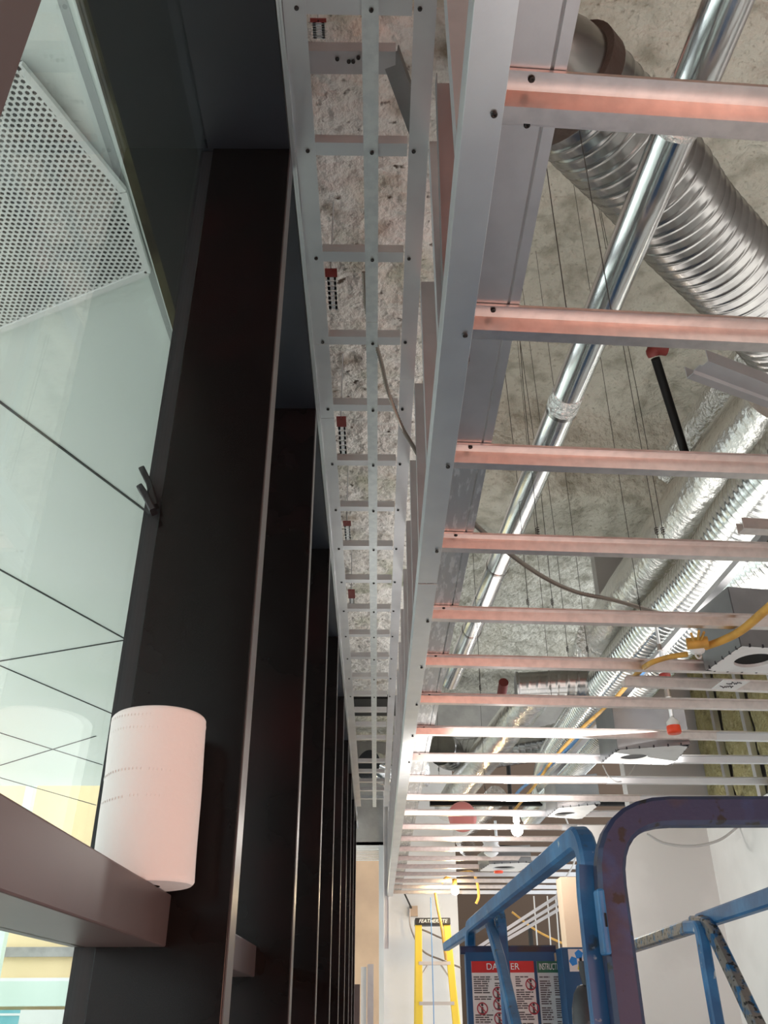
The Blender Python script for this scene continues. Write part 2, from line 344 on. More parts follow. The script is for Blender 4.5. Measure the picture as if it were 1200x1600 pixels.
# perforated panel
A, B_, C_, D_ = [PH(*p, 2.96) for p in ((30,100),(193,298),(231,424),(-30,527))]
E_ = PH(-260,330,2.96); poly = [A, B_, C_, D_, E_]
def inside(x, y, q):
    c = False; j = len(q)-1
    for i in range(len(q)):
        if (q[i].y > y) != (q[j].y > y) and x < (q[j].x-q[i].x)*(y-q[i].y)/(q[j].y-q[i].y)+q[i].x: c = not c
        j = i
    return c
xs = [p.x for p in poly]; ys = [p.y for p in poly]; pitch = .0262; m = MB(); z = CZ+2.96; row = 0
y = min(ys)
while y < max(ys):
    x = min(xs) + (pitch/2 if row % 2 else 0)
    while x < max(xs):
        if inside(x, y, poly):
            Ro = pitch/math.sqrt(3)*1.0; ri = pitch*.365; vs = []
            for k in range(6): a = math.pi/6+k*math.pi/3; vs.append((x+Ro*math.cos(a), y+Ro*math.sin(a), z))
            for k in range(6): a = math.pi/6+k*math.pi/3; vs.append((x+ri*math.cos(a), y+ri*math.sin(a), z))
            for k in range(6): a = math.pi/6+k*math.pi/3; vs.append((x+ri*math.cos(a), y+ri*math.sin(a), z+.004))
            m.add(vs, [(k,(k+1)%6,6+(k+1)%6,6+k) for k in range(6)] + [(6+k,6+(k+1)%6,12+(k+1)%6,12+k) for k in range(6)])
        x += pitch
    y += pitch*math.sqrt(3)/2; row += 1
pp = m.build('perforated_panel', M['perf'], cp, label='white hexagonally perforated metal panel')
m = MB()
for i in range(5):
    p, q = poly[i], poly[(i+1) % 5]; m.extr([(-.014,-.012),(.014,-.012),(.014,.012),(-.014,.012)], p, q)
m.build('panel_frame', M['perf'], cp)
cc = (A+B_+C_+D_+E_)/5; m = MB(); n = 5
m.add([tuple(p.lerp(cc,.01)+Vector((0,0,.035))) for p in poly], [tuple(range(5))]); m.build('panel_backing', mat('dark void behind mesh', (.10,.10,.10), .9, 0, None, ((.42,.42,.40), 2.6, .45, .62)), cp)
od = thing('exterior_fascia', (-.5,3,CZ+1.75), 'dark fascia with mossy timber strip beyond the glass above the window heads', 'fascia')
MB().box((-.56,-6,CZ+1.70), (-.40,13,CZ+1.78)).build('panel', M['ext_dark'], od)
MB().box((-.595,-6,CZ+1.735), (-.545,13,CZ+1.79)).build('timber_strip', M['ext_moss'], od)
m = MB().box((-.52,-6,CZ+1.78), (-.42,13,CZ+3.3)); m.build('upper_panel', M['ext_dark'], od)
def building(x0, x1, y, z1, bands, label, m0, wins):
    t = thing('building', ((x0+x1)/2, y, 0), label, 'building'); MB().box((x0,y,0), (x1,y+6,z1)).build('wall', m0, t)
    for za, zb, mm in bands: MB().box((x0-.05,y-.12,za), (x1+.05,y,zb)).build('band', mm, t)
    for (a, b, za, zb) in wins:
        wn = MB().box((a,y-.08,za), (b,y,zb)).build('window', M['ext_glass'], t)
        m = MB(); k = za
        while k < zb: m.box((a,y-.1,k), (b,y-.07,k+.04)); k += .22
        m.build('blind', M['white_frame'], wn)
    return t
building(-16, -3.6, 20, 9.0, [(2.60,2.78,M['concrete']), (1.72,2.16,M['ext_green']), (2.16,2.22,M['white_frame'])], 'cream building across the street with a pale green band and teal windows', M['ext_cream'],
   [(-7.7,-7.05,.9,1.66), (-7.7,-7.05,0,.8)])
MB().box((-7.0,19.7,0), (-4,19.95,1.66)).build('annex', M['ext_grey'], label='low pale grey wall in front of the cream building', cat='wall')
MB().box((-7.62,19.3,0), (-7.45,19.5,9)).build('street_pole', M['ext_green'], label='pale green pole rising before the cream building', cat='pole')

# ------------------------------------------------------------------ screws
def screw_mesh():
    m = MB().lathe([(0,-.0012),(.0016,-.0012),(.0020,-.0030),(.0042,-.0026),(.0046,-.0005),(.0046,0),(.0024,.001),(.0016,.010),(0,.012)], (0,0,0), 12)
    o = m.build('screw', M['screw']); me = o.data; bpy.data.objects.remove(o); return me
SCREW = screw_mesh()
def screw(loc, parent):
    o = bpy.data.objects.new('screw', SCREW); COL.objects.link(o); o.parent = parent
    if parent.type == 'EMPTY': o.matrix_parent_inverse = Matrix.Translation(-parent.location)
    o.location = loc; return o
# ------------------------------------------------------------------ soffit ladder framing
HS = 1.61
def top_ord(i, what): return '%s, %s from the photo top' % (what, ORD[i]) if i else '%s, nearest the photo top' % what
def usec(w_, d_): return [(-w_/2, d_), (-w_/2, 0), (w_/2, 0), (w_/2, d_)]
segsL = [(-.3,1.83), (1.83,2.17), (2.17,5.1), (5.1,7.9)]; segsR = [(-.3,1.98), (1.98,4.9), (4.9,7.9)]
railsL = []; railsR = []
for segs, xc, side, out in ((segsL, -.152, 'left', railsL), (segsR, .090, 'right', railsR)):
    for i, (a, b) in enumerate(segs):
        o = MB(); o.chan([(-.021,.0)if 0 else (-.021,.038), (-.021,0), (.021,0)] if side == 'left' else [(-.021,0), (.021,0), (.021,.038)], .0015, P(xc,a+.001,HS), P(xc,b-.001,HS))
        out.append((o.build('track', M['galv'], label='%s galvanized track of the high soffit, %s' % (side, top_ord(i, 'length')), cat='metal track', group='soffit tracks'), a, b))
straps = []
for i, (a, b) in enumerate(((-.3,1.735), (1.736,4.1), (4.1,7.9))):
    straps.append((MB().box((-.028,a,CZ+HS-.0045), (.004,b-.001,CZ+HS-.003)).build('strap', M['galv_bright'], label='pale flat strap along the middle of the high soffit, ' + top_ord(i, 'length'), cat='metal strap', group='soffit straps'), a, b))
def seg_of(lst, y):
    for o, a, b in lst:
        if a <= y < b: return o
    return lst[-1][0]
for k in range(23):
    y = .905 + .3045*k
    if k == 17: continue
    o = MB(); o.chan([(-.016,.026), (-.016,0), (.016,0)], .0014, P(.066,y,HS+.003), P(-.132,y-.002,HS+.003))
    # open side faces away: web toward the viewer
    o = o.build('cross_channel', M['galv'], label='short galvanized cross channel in the high soffit, ' + top_ord(k, 'counted'), cat='metal channel', group='soffit cross channels')
    if k < 14:
        screw(P(-.148,y,HS-.001), o); screw(P(.080,y,HS-.001), o); screw(P(-.010,y,HS-.006), o)
# bulkhead studs between soffit and ceiling rail
for k in range(21):
    y = .78 + .4064*k
    o = MB(); o.chan([(.034,.006), (.034,0), (0,0), (0,.044), (.034,.044), (.034,.038)], .0014, P(.114,y,1.02), P(.114,y,HS), up=(1,0,0))
    o.build('bulkhead_stud', M['galv_dull'], label='upright steel stud in the bulkhead right of the soffit, ' + top_ord(k, 'counted'), cat='metal stud', group='bulkhead studs')
# mottled strip clips
def clip(px, py0, py1, py2, idx, word):
    p = PH(px, py0, 1.70); q = PH(px, py2, 1.70); t = thing('slotted_clip', p, word, 'clip', 'slotted clips above the soffit framing')
    r = PH(px, py1, 1.70)
    MB().box((p.x-.016,p.y,p.z), (p.x+.016,r.y,p.z+.004)).build('red_plate', M['red_paint'], t, label='oxide red end plate')
    m = MB(); L_ = q.y - r.y; n = 6
    m.box((p.x-.012,r.y,p.z+.002), (p.x-.005,q.y,p.z+.012)); m.box((p.x+.006,r.y,p.z+.002), (p.x+.012,q.y,p.z+.012))
    for i in range(n+1): yy = r.y + L_*i/(n+1); m.box((p.x-.012,yy,p.z+.002), (p.x+.012,yy+L_/(n+1)*.7,p.z+.005))
    MB().tube([(p.x,p.y+.003,p.z), (p.x,p.y+.003,CZ+1.985)], .002, 6).build('hanger', M['galv'], t)
    m.build('slotted_strap', M['galv_bright'], t)
clip(497,30,35,62,0,'slotted steel clip with red plate above the soffit framing, topmost in the photo')
clip(517,421,433,486,1,'slotted steel clip with red plate above the soffit framing, below the third cross channel')
clip(533,652,667,719,2,'slotted steel clip with red plate above the soffit framing, below the fifth cross channel')
clip(542,815,822,852,3,'slotted steel clip with red plate above the soffit framing, below the seventh cross channel')
clip(549,922,935,948,4,'slotted steel clip with red plate above the soffit framing, below the ninth cross channel')
# steel braces above soffit
cs = [(.022,.038), (.022,.0), (-.022,0), (-.022,.038)]
a, b = PH(480,97,1.75), PH(618,98,1.75)
o = MB().chan([(.024,.030), (.024,0), (-.024,0), (-.024,.030)], .0016, a-Vector((.03,0,0)), b).build('brace_stud', M['galv_dull'], label='short dark steel stud crossing above the top end of the soffit framing', cat='metal stud')
for px_ in (527,545,552,560): screw(PH(px_, 90+(px_ % 7), 1.747), o)
a, b = PH(608,84,1.755), PH(652,205,1.72)
MB().chan([(.018,.030), (.018,0), (-.018,0), (-.018,.030)], .0016, a, b).build('brace_stud', M['box_steel'], label='slanting steel brace meeting the short stud above the soffit framing', cat='metal stud')
# wide dark stud seen in the gap, top
a, b = PX(687,95,.125), PX(712,600,.125)
MB().chan([(.02,.03), (.02,0), (-.02,0), (-.02,.03)], .0016, P(.135,1.02,1.56), P(.145,1.22,1.02), up=(0,-1,0)).build('brace_stud', M['box_steel'], label='wide dark stud in the gap right of the soffit near the photo top', cat='metal stud')

# ------------------------------------------------------------------ low ceiling rail, wide stud and furring channels
rails = []
for i, (a, b) in enumerate(((-.4,2.075), (2.08,5.1), (5.1,8.95))):
    o = MB(); o.chan([(.050,.0), (0,0), (0,.064), (.050,.064)] if 0 else [(-.0255,.062), (-.0255,.0), (.0255,0)], .0018, P(.1365,a,.996), P(.1365,b-.002,.996))
    rails.append((bevel(o.build('track', M['galv'], label='wide galvanized edge track of the low ceiling, ' + top_ord(i, 'length'), cat='metal track', group='low ceiling edge tracks'), .0006), a, b))
def wide_stud(a, b, mt, label):
    o = MB(); pr = [(-.049,.03),(-.049,0),(-.036,0),(-.0335,.0025),(-.031,.0),(.028,0),(.0305,.0025),(.033,0),(.049,0),(.049,.03)]
    o.chan(pr, .0016, P(.190,a,1.0275), P(.190,b,1.0275)); return o.build('wide_stud', mt, label=label, cat='metal stud', group='wide studs above the furring channels')
wide_stud(-.4, 1.50, M['galv_dull'], 'wide smooth grey stud lying above the first furring channels beside the edge track')
wide_stud(1.53, 4.9, M['galv_scratch'], 'wide scratched stud lying above the middle furring channels')
wide_stud(4.93, 8.9, M['galv_scratch'], 'wide scratched stud lying above the farthest furring channels')
hat = [(-.035,.025), (-.021,.025), (-.014,0), (.009,0), (.015,.025), (.043,.025), (.043,.021)]
YS = [.692,1.105,1.508,1.888,2.325,2.708,3.10,3.51,3.93,4.34,4.75,5.15,5.57,5.98,6.38,6.79,7.19,7.60,8.0,8.4,8.78]
for k, y in enumerate(YS):
    x1 = 1.975 if y < 5.3 else 3.2; sl = .065 if k < 8 else .03
    t = thing('furring_channel', P(.162,y,1.0), 'horizontal steel furring channel of the low ceiling, ' + top_ord(k, 'counted'), 'furring channel', 'low ceiling furring channels')
    split = x1 if k < 7 else 1.25 + .35*math.sin(k*2.1)
    MB().chan(hat, .0012, P(.140,y,1.0), P(split,y+sl*(split-.16),1.0)).build('channel', M['furring'], t)
    if split < x1: MB().chan([(a*1.05,b-.002) for a, b in hat], .0012, P(split-.12,y+sl*(split-.28),1.0), P(x1,y+sl*(x1-.16),1.0)).build('lapped_channel', M['galv'], t)
    if k < 9:
        screw(P(.150,y,.994), t); screw(P(.196,y-.029,1.024), t); screw(P(.200,y+.036,1.024), t)
# loose lengths
t = MB().chan(hat, .0012, PH(975,1072,1.0), PH(1330,1086,1.0)).build('furring_channel', M['furring'], label='short extra furring channel between the sixth and seventh, right side', cat='furring channel')
MB().chan([(-.016,.03),(-.016,0),(.016,0),(.016,.03)], .0014, PH(1158,830,1.03), PH(1330,838,1.03)).build('stud_offcut', M['furring'], label='blunt stud end poking in from the right above the fourth furring channel', cat='metal stud')
MB().chan([(-.03,.03),(-.03,.0),(-.012,0),(-.008,.006),(.008,.006),(.012,0),(.03,0),(.03,.03)], .0014, PH(1090,578,1.12), PH(1330,668,1.12)).build('stud_offcut', M['galv_dull'], label='slanting loose stud poking in from the right below the second furring channel', cat='metal stud')
# long stud under the corrugated duct
a, b = PH(1262,765,1.22), PH(856,1222,1.22)
MB().chan([(-.015,.02),(-.015,0),(.015,0),(.015,.02)], .0014, a, b).build('long_stud', M['galv_dull'], label='long steel stud running slantwise below the corrugated duct', cat='metal stud')

# ------------------------------------------------------------------ ducts
def corr(pitch, amp, wd=.09):
    def f(i, s, a):
        u = (s/pitch + a/(2*math.pi)) % 1.0; return 1 + amp*(math.exp(-((u-.5)/wd)**2))
    return f
def duct(name, path, r, mt, label, pitch=None, amp=.02, seg=40, step=.03, cap=False, wrinkle=0, parent=None, cat='duct', **k):
    pth = even(spline(path, 10), pitch/10 if pitch else step); n = len(pth)
    rr = [r[0] + (r[1]-r[0])*i/(n-1) for i in range(n)] if isinstance(r, tuple) else r
    c = corr(pitch, amp) if pitch else None
    def rf(i, s, a):
        v = c(i, s, a) if c else 1.0
        if wrinkle:
            q = Vector((math.cos(a)*1.2, math.sin(a)*1.2, s*4)); v += wrinkle*(noise.noise(q*2.2) + .6*noise.noise(q*6.1) + .35*noise.noise(q*14))
        return v
    return MB().tube(pth, rr, seg, True, rf).build(name, mt, parent, label=label, cat=cat, **k) if not parent else MB().tube(pth, rr, seg, True, rf).build(name, mt, parent, label=label)
t = thing('spiral_duct', PH(930,190,2.05), 'large spiral ribbed steel duct crossing behind the upper furring channels', 'duct')
duct('pipe', [PH(*p, h) for p, h in (((1250,550),1.75), ((1167,448),1.75), ((1070,345),1.75), ((1020,278),1.75), ((880,130),1.75))], .132, M['duct'], None, pitch=.036, amp=.020, seg=56, parent=t)
duct('elbow', [PH(*p, 1.75) for p in ((885,136),(835,105),(775,110),(735,125))], .126, M['duct'], None, step=.04, seg=40, parent=t)
p = PH(890,142,1.75); q = PH(872,122,1.75); MB().tube([p, q], .139, 40).build('collar', M['collar'], t, label='dark brown mastic collar')
p = PH(737,124,1.75); q = PH(733,126,1.75); MB().tube([p, q], .118, 36).build('end_disc', M['cream'], t, label='round cream end face')
t = thing('round_duct', PH(1128,35,1.85), 'slim shiny round duct running slantwise down the middle of the ceiling void', 'duct')
A, B = PH(1150,-30,1.45), PH(704,1065,1.45)
MB().tube(even([A, B], .06), .0415, 36, True, rf=lambda i, s, a: 1+.008*noise.noise(Vector((math.cos(a), math.sin(a), s*3)))).build('pipe', M['duct_shiny'], t)
for f_ in (.335, .62, .80): c = A.lerp(B, f_); MB().tube([c, A.lerp(B, f_+.004)], .0435, 36).build('joint_band', M['duct'], t)
for f_, ln in ((.05,.03), (.335,-.02)):
    MB().tube(even([A.lerp(B, f_), A.lerp(B, f_+ln)], .01), .0435, 36, True, rf=lambda i, s, a: 1+.03*noise.noise(Vector((math.cos(a)*3, math.sin(a)*3, s*20)))).build('foil_tape', M['foil_crumple'], t, label='crumpled foil tape wrap')
duct('flexible_duct', [PH(*p, 1.5) for p in ((1300,640),(1165,795),(1095,898),(1015,985),(930,1090),(865,1185),(852,1235))], .100, M['flex'], 'bright corrugated flexible duct curving down behind the lower furring channels', pitch=.034, amp=.04, seg=44)
duct('flexible_duct', [PH(*p, 1.42) for p in ((1290,820),(1165,905),(1075,985),(985,1085),(925,1165),(880,1215),(830,1275))], .085, M['flex'], 'second corrugated flexible duct, lower and right of the long slanting stud', pitch=.030, amp=.05, seg=40)
t = thing('insulated_duct', PH(1050,850,1.85), 'wide smooth foil wrapped duct just left of the corrugated flexible duct', 'duct')
duct('foil_jacket', [PH(*p, 1.85) for p in ((1225,612),(1205,640),(1120,745),(1040,860),(975,950),(925,1030))], .140, M['foil'], None, wrinkle=.02, step=.02, seg=56, parent=t)
duct('foil_tape_end', [PH(*p, 1.80) for p in ((940,1000),(915,1040),(893,1062))], (.135,.085), M['foil_crumple'], 'crumpled foil tape end', wrinkle=.09, step=.01, seg=48, parent=t)
duct('insulated_duct', [PH(*p, 2.15) for p in ((1240,470),(1165,570),(1105,650),(1045,735))], .070, M['foil_crumple'], 'narrow crumpled foil duct behind the black pipe', wrinkle=.10, step=.012, seg=44)
duct('insulated_duct', [PH(*p, 1.62) for p in ((838,1078),(812,1112),(770,1165),(725,1225),(700,1262))], (.105,.12), M['foil'], 'foil wrapped duct low in the void left of the corrugated flexible duct', wrinkle=.03, step=.02, seg=48)
t = thing('spiral_duct', PH(808,1073,1.52), 'short ribbed duct stub with dark open end pointing left', 'duct')
duct('pipe', [PH(*p, 1.52) for p in ((808,1073),(880,1069),(950,1066))], .074, M['duct'], None, pitch=.05, amp=.03, seg=36, parent=t)
MB().tube([PH(809,1073,1.52), PH(807,1073,1.52)], .079, 32).build('open_end', M['box_steel'], t, label='dark flat open end')
duct('spiral_duct', [PH(*p, 1.9) for p in ((690,1170),(720,1180),(830,1165),(900,1150))], .13, M['duct'], 'ribbed duct crossing behind the low foil duct', pitch=.06, amp=.03, seg=36)
duct('spiral_duct', [PH(*p, 1.78) for p in ((575,1195),(600,1203),(640,1208),(665,1206))], .12, M['duct_shiny'], 'shiny ribbed duct above the far end of the soffit', pitch=.07, amp=.02, seg=36)
duct('insulated_duct', [PH(*p, 1.5) for p in ((775,1245),(740,1285),(722,1300),(730,1325))], .085, M['foil'], 'farthest foil duct beside the round pink fitting', wrinkle=.06, step=.02, seg=32)
# dark beams deep in void
m = MB().box((.45,8.2,CZ+2.2), (3.2,8.5,CZ+2.75)); m.build('steel_beam', M['concrete'], label='grey beam crossing the far end of the ceiling void', cat='beam')
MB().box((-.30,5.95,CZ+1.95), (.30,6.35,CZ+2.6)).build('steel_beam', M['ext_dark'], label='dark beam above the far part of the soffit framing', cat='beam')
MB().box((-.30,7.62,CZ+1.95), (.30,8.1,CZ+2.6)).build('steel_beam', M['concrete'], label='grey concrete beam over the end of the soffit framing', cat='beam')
a = PH(672,1258,1.35); b = PH(800,1263,1.35)
MB().box((a.x,a.y,a.z), (b.x+1.2,a.y+.05,a.z+.035)).build('dark_pipe', M['black_pipe'], label='dark horizontal bar crossing the far ceiling void', cat='pipe')

# black pipe with red elbow
t = thing('sprinkler_pipe', PH(1028,560,2.5), 'black sprinkler pipe with red elbow hanging slantwise behind the third furring channel', 'pipe')
a, b = PH(1024,560,2.25), PH(1106,822,1.80)
MB().tube([a, b], .0175, 16).build('pipe', M['black_pipe'], t); MB().tube(spline([a+(a-b)*.02, PH(1020,548,2.27), PH(1030,545,2.28), PH(1041,546,2.28)], 6), .026, 16).build('elbow', M['red_paint'], t, label='red elbow fitting')
MB().tube([b, b+(b-a)*.08], .013, 12).build('threaded_end', M['conduit'], t)
t = thing('sprinkler_pipe', PH(795,1180,1.9), 'black pipe with red top rising behind the low foil duct', 'pipe')
a, b = PH(798,1268,1.6), PH(793,1172,1.9); MB().tube([a, b], .018, 12).build('pipe', M['black_pipe'], t)
a, b = PH(783,1090,2.0), PH(787,1066,2.05); MB().tube([a, b], .035, 12).build('red_fitting', M['red_paint'], t)

# diffuser boxes
def dbox(corners, top, hole, label, hh=.17, hz=.985):
    ps = [PH(*c, hz) for c in corners]; t = thing('diffuser_box', ps[0], label, 'diffuser box', 'square diffuser boxes above the ceiling'); n = ps[1]-ps[0]
    up = Vector((0,0,hh)); m = MB()
    for i in range(4): a_, b_ = ps[i], ps[(i+1) % 4]; m.quad(a_, b_, b_+up, a_+up, .002)
    m.quad(ps[0]+up, ps[3]+up, ps[2]+up, ps[1]+up, .002); m.build('body', M['box_steel'], t)
    # plate with round hole
    c = PH(*hole[0], hz); r = hole[1]; k = 32; vs = []; inner = []; outer = []
    for i in range(k):
        a_ = 2*math.pi*i/k; d = Vector((math.cos(a_), math.sin(a_), 0)); inner.append(c + d*r); best = 9
        for j in range(4):
            e0, e1 = ps[j], ps[(j+1) % 4]; ex = e1-e0; den = d.x*ex.y-d.y*ex.x
            if abs(den) < 1e-9: continue
            s_ = ((e0.x-c.x)*ex.y-(e0.y-c.y)*ex.x)/den; u_ = ((e0.x-c.x)*d.y-(e0.y-c.y)*d.x)/den
            if s_ > 0 and -1e-6 <= u_ <= 1+1e-6: best = min(best, s_)
        outer.append(c + d*best)
    dz = Vector((0,0,-.001)); vs = [p+dz for p in outer] + [p+dz for p in inner] + [p+Vector((0,0,.01)) for p in inner]
    MB().add(vs, [(i,(i+1)%k,k+(i+1)%k,k+i) for i in range(k)] + [(k+i,k+(i+1)%k,2*k+(i+1)%k,2*k+i) for i in range(k)]).build('face_plate', M['white_plate'], t, label='white plate with round hole')
    MB().tube([c+Vector((0,0,.011)), c+Vector((0,0,.15))], r*1.05, 24).build('hole_liner', M['dark'], t)
    m = MB()
    for i in range(4):
        a_, b_ = ps[i], ps[(i+1) % 4]; dd = b_-a_
        for f_ in (.12, .3, .5, .7, .88): q = a_+dd*f_; m.box((q.x-.003,q.y-.003,q.z-.002), (q.x+.003,q.y+.003,q.z+.008))
    m.build('corner_clip', M['ink'], t); return t
dbox([(1158,1009),(1270,1016),(1215,1052),(1103,1048)], None, ((1178,1032),.062), 'diffuser box with white holed plate at the right photo edge, nearest', .20)
dbox([(966,1171),(1078,1163),(1050,1195),(940,1192)], None, ((990,1184),.062), 'diffuser box with white holed plate beside the orange capped sprinkler', .20)
dbox([(872,1262),(938,1256),(908,1280),(855,1276)], None, ((884,1272),.062), 'diffuser box just above the near bend of the blue rail', .16)
dbox([(765,1350),(830,1347),(812,1362),(748,1361)], None, ((787,1356),.085), 'farthest diffuser box beside the distant orange cap', .12)
t = thing('marked_plate', PH(1140,1070,.99), 'small white sheet metal plate with handwriting below the nearest diffuser box', 'plate')
q = [PH(*p, .985) for p in ((1131,1063),(1172,1065),(1150,1078),(1112,1077))]; MB().quad(*q, th=.003).build('plate', M['white_plate'], t)
m = MB(); random.seed(5)
for row, (ya, xa, xb) in enumerate(((1067.5,1135,1160), (1073.5,1125,1146))):
    pts = []; x = xa; s = 0
    while x < xb: pts.append(PH(x, ya + random.uniform(-1.8,1.8), .9835)); x += 1.6
    m.tube(pts, .0014, 5)
m.build('handwriting', M['ink'], t)
q = [PH(*p, 1.05) for p in ((1112,1062),(1160,1064),(1160,1040),(1112,1042))]
# sprinklers
def sprinkler(x, y, h, label, mt=None, s=1.0):
    c = PH(x, y, h); t = thing('fire_sprinkler', c, label, 'sprinkler', 'capped sprinkler heads'); z = Vector((0,0,1))
    MB().lathe([(0,0),(.026*s,0),(.028*s,.006*s),(.027*s,.030*s),(.024*s,.031*s)], c, 24).build('cap', mt or M['red'], t, label='orange red protective cap')
    MB().lathe([(.025*s,.030*s),(.026*s,.045*s),(.014*s,.060*s),(.010*s,.064*s)], c, 24).build('cup', M['glassy'], t)
    MB().tube([c+z*.06*s, c+z*.30*s], .008*s, 12).build('drop_pipe', M['galv'], t); MB().tube([c+z*.15*s, c+z*.18*s], .013*s, 12).build('fitting', M['conduit'], t); return t
sprinkler(1054,1146,.98, 'orange capped sprinkler head on a drop pipe, right of centre')
sprinkler(779,1364,.97, 'distant orange capped sprinkler head near the glowing warm bulb', s=1.3)
sprinkler(1040,1063,1.10, 'red sprinkler fitting half hidden behind the extra short furring channel', M['red_paint'], s=.8)
# pink round fitting
c = PH(722,1275,1.25); t = thing('pipe_fitting', c, 'round pink red fitting in the far ceiling void', 'fitting')
MB().lathe([(0,-.03),(.09,-.03),(.10,-.01),(.10,.05),(.07,.07),(0,.07)], c, 32, axis=(0,-1,-.5)).build('disc', M['pink'], t)
MB().lathe([(.02,-.05),(.035,-.05),(.035,-.03)], c+Vector((.02,0,-.02)), 16, axis=(0,-1,-.5)).build('hub', M['conduit'], t)

# cables
def cable(pts, r, mt, name, label, n=8, seg=8, ribs=False, cat='cable'):
    pth = spline(pts, n)
    if ribs:
        pth = even(pth, .0045); return MB().tube(pth, r, 10, True, rf=lambda i, s, a: 1.0 if i % 2 else .78).build(name, mt, label=label, cat=cat)
    return MB().tube(pth, r, seg).build(name, mt, label=label, cat=cat)
cable([PH(568,425,1.66), PH(570,455,1.65), PH(574,490,1.64), PH(594,560,1.60), PH(606,610,1.58), PH(627,665,1.50), PH(643,693,1.42), PH(656,716,1.35)], .0065, M['conduit'], 'armoured_conduit', 'brown armoured conduit slanting across the soffit framing', ribs=True)
cable([PH(725,800,1.10), PH(748,825,1.10), PH(800,868,1.10), PH(850,902,1.10), PH(900,925,1.10), PH(960,938,1.10), PH(1030,958,1.12), PH(1070,970,1.15)], .007, M['conduit'], 'armoured_conduit', 'brown armoured conduit sagging above the fifth furring channel', ribs=True)
t = cable([PH(1260,900,1.0), PH(1200,950,.985), PH(1160,984,.985), PH(1130,1000,.985), PH(1102,1010,.985)], .0125, M['yellow_cord'], 'yellow_cable', 'thick yellow orange cable hanging in from the right edge')
t = thing('cable_clamp', PH(1088,1010,.98), 'white clamp with yellow band joining the two yellow cables', 'clamp')
c = PH(1089,1012,.985)
MB().tube([PH(1073,1006,.985), PH(1106,1003,.985)], .0175, 14).build('yellow_band', M['yellow_cord'], t, label='yellow band')
MB().lathe([(0,0),(.020,.004),(.026,.02),(.024,.045),(.012,.05),(0,.05)], c-Vector((0,0,.02)), 16).build('body', M['white_plate'], t)
MB().tube([c+Vector((.009*math.cos(a/8*math.pi), 0, -.022+.013*math.sin(a/8*math.pi))) for a in range(16)], .003, 8).build('ring', M['white_cord'], t)
for i, (dx, dy) in enumerate(((-8,-10),(4,-14),(12,-12))): MB().tube([PH(1088+dx*.6,1003+dy*.3,.985), PH(1088+dx,1000+dy,.985)], .004, 6).build('tie_tail', M['yellow_cord'], t)
cable([PH(1074,1022,.99), PH(1040,1028,.995), PH(1010,1040,1.0), PH(985,1064,1.10), PH(955,1098,1.2), PH(905,1142,1.25), PH(862,1190,1.28), PH(835,1228,1.3), PH(800,1270,1.3)], .009, M['yellow_cord'], 'yellow_cable', 'yellow orange cable running along the corrugated duct below its clamp')
cable([PH(1012,1040,1.2), PH(975,1085,1.26), PH(930,1130,1.28), PH(885,1172,1.3), PH(850,1205,1.32), PH(815,1232,1.35), PH(800,1250,1.35)], .010, M['blue_cord'], 'blue_cable', 'blue cable bundle beside the yellow cable under the duct')
cable([PH(942,1196,1.1), PH(952,1214,1.02), PH(968,1222,1.0), PH(985,1208,1.08), PH(992,1196,1.15)], .003, M['white_cord'], 'white_cable', 'thin white cable loop hanging under the box by the orange sprinkler')
cable([PY(1010,1303,4.9), PY(1040,1318,4.9), PY(1085,1322,4.9), PY(1125,1312,4.9), PY(1155,1290,4.9)], .007, M['white_cord'], 'grey_cable', 'grey cable drooping in front of the white wall under the ceiling')
cable([PY(860,1225,6.5), PY(900,1330,6.5), PY(870,1400,6.5), PY(905,1452,6.5), PY(940,1420,6.5)], .006, M['white_cord'], 'white_cable', 'white cable hanging behind the blue rail bend')
cable([PY(800,1425,7.5), PY(840,1455,7.5), PY(892,1480,7.5)], .008, M['yellow_cord'], 'yellow_cable', 'yellow cable sagging above the control box')
for i, px_ in enumerate((838, 859, 872)):
    MB().tube([PY(px_-4,1400,7.2), PY(px_+2,1485,7.2)], .005, 6).build('hanging_string', M['white_cord'], label='pale string hanging above the control box, %s from left' % ORD[i], cat='string', group='pale strings above the control box')
cable([PY(680,1395,8.0), PY(684,1420,8.0), PY(690,1450,8.0), PY(697,1500,8.0)], .012, M['yellow_cord'], 'yellow_cable', 'yellow cord dropping to the step ladder from the far ceiling')
cable([PY(640,1420,8.9), PY(642,1450,8.9), PY(660,1485,8.9), PY(690,1500,8.9), PY(720,1512,8.9)], .008, M['conduit'], 'dark_cable', 'dark cable looping from the wall box behind the step ladder')
cable([PY(650,1449,8.9), PY(668,1456,8.9), PY(690,1466,8.9), PY(715,1475,8.9)], .008, M['conduit'], 'dark_cable', 'dark cable running right from the wall box')
cable([PY(673,1402,8.2), PY(674,1450,8.2), PY(676,1520,8.2), PY(678,1600,8.2), PY(679,1680,8.2)], .004, M['blue_cord'], 'blue_cable', 'thin blue line hanging down in front of the step ladder')
c = PY(646,1424,9.08); t = thing('junction_box', c, 'small dark junction box on the far white wall above the ladder', 'junction box')
MB().box((c.x-.04,9.05,c.z-.045), (c.x+.04,9.1,c.z+.045)).build('body', M['conduit'], t); MB().tube([c+Vector((-.02,-.06,.02)), c+Vector((-.09,-.06,.16))], .008, 8).build('wire_tail', M['wire'], t)

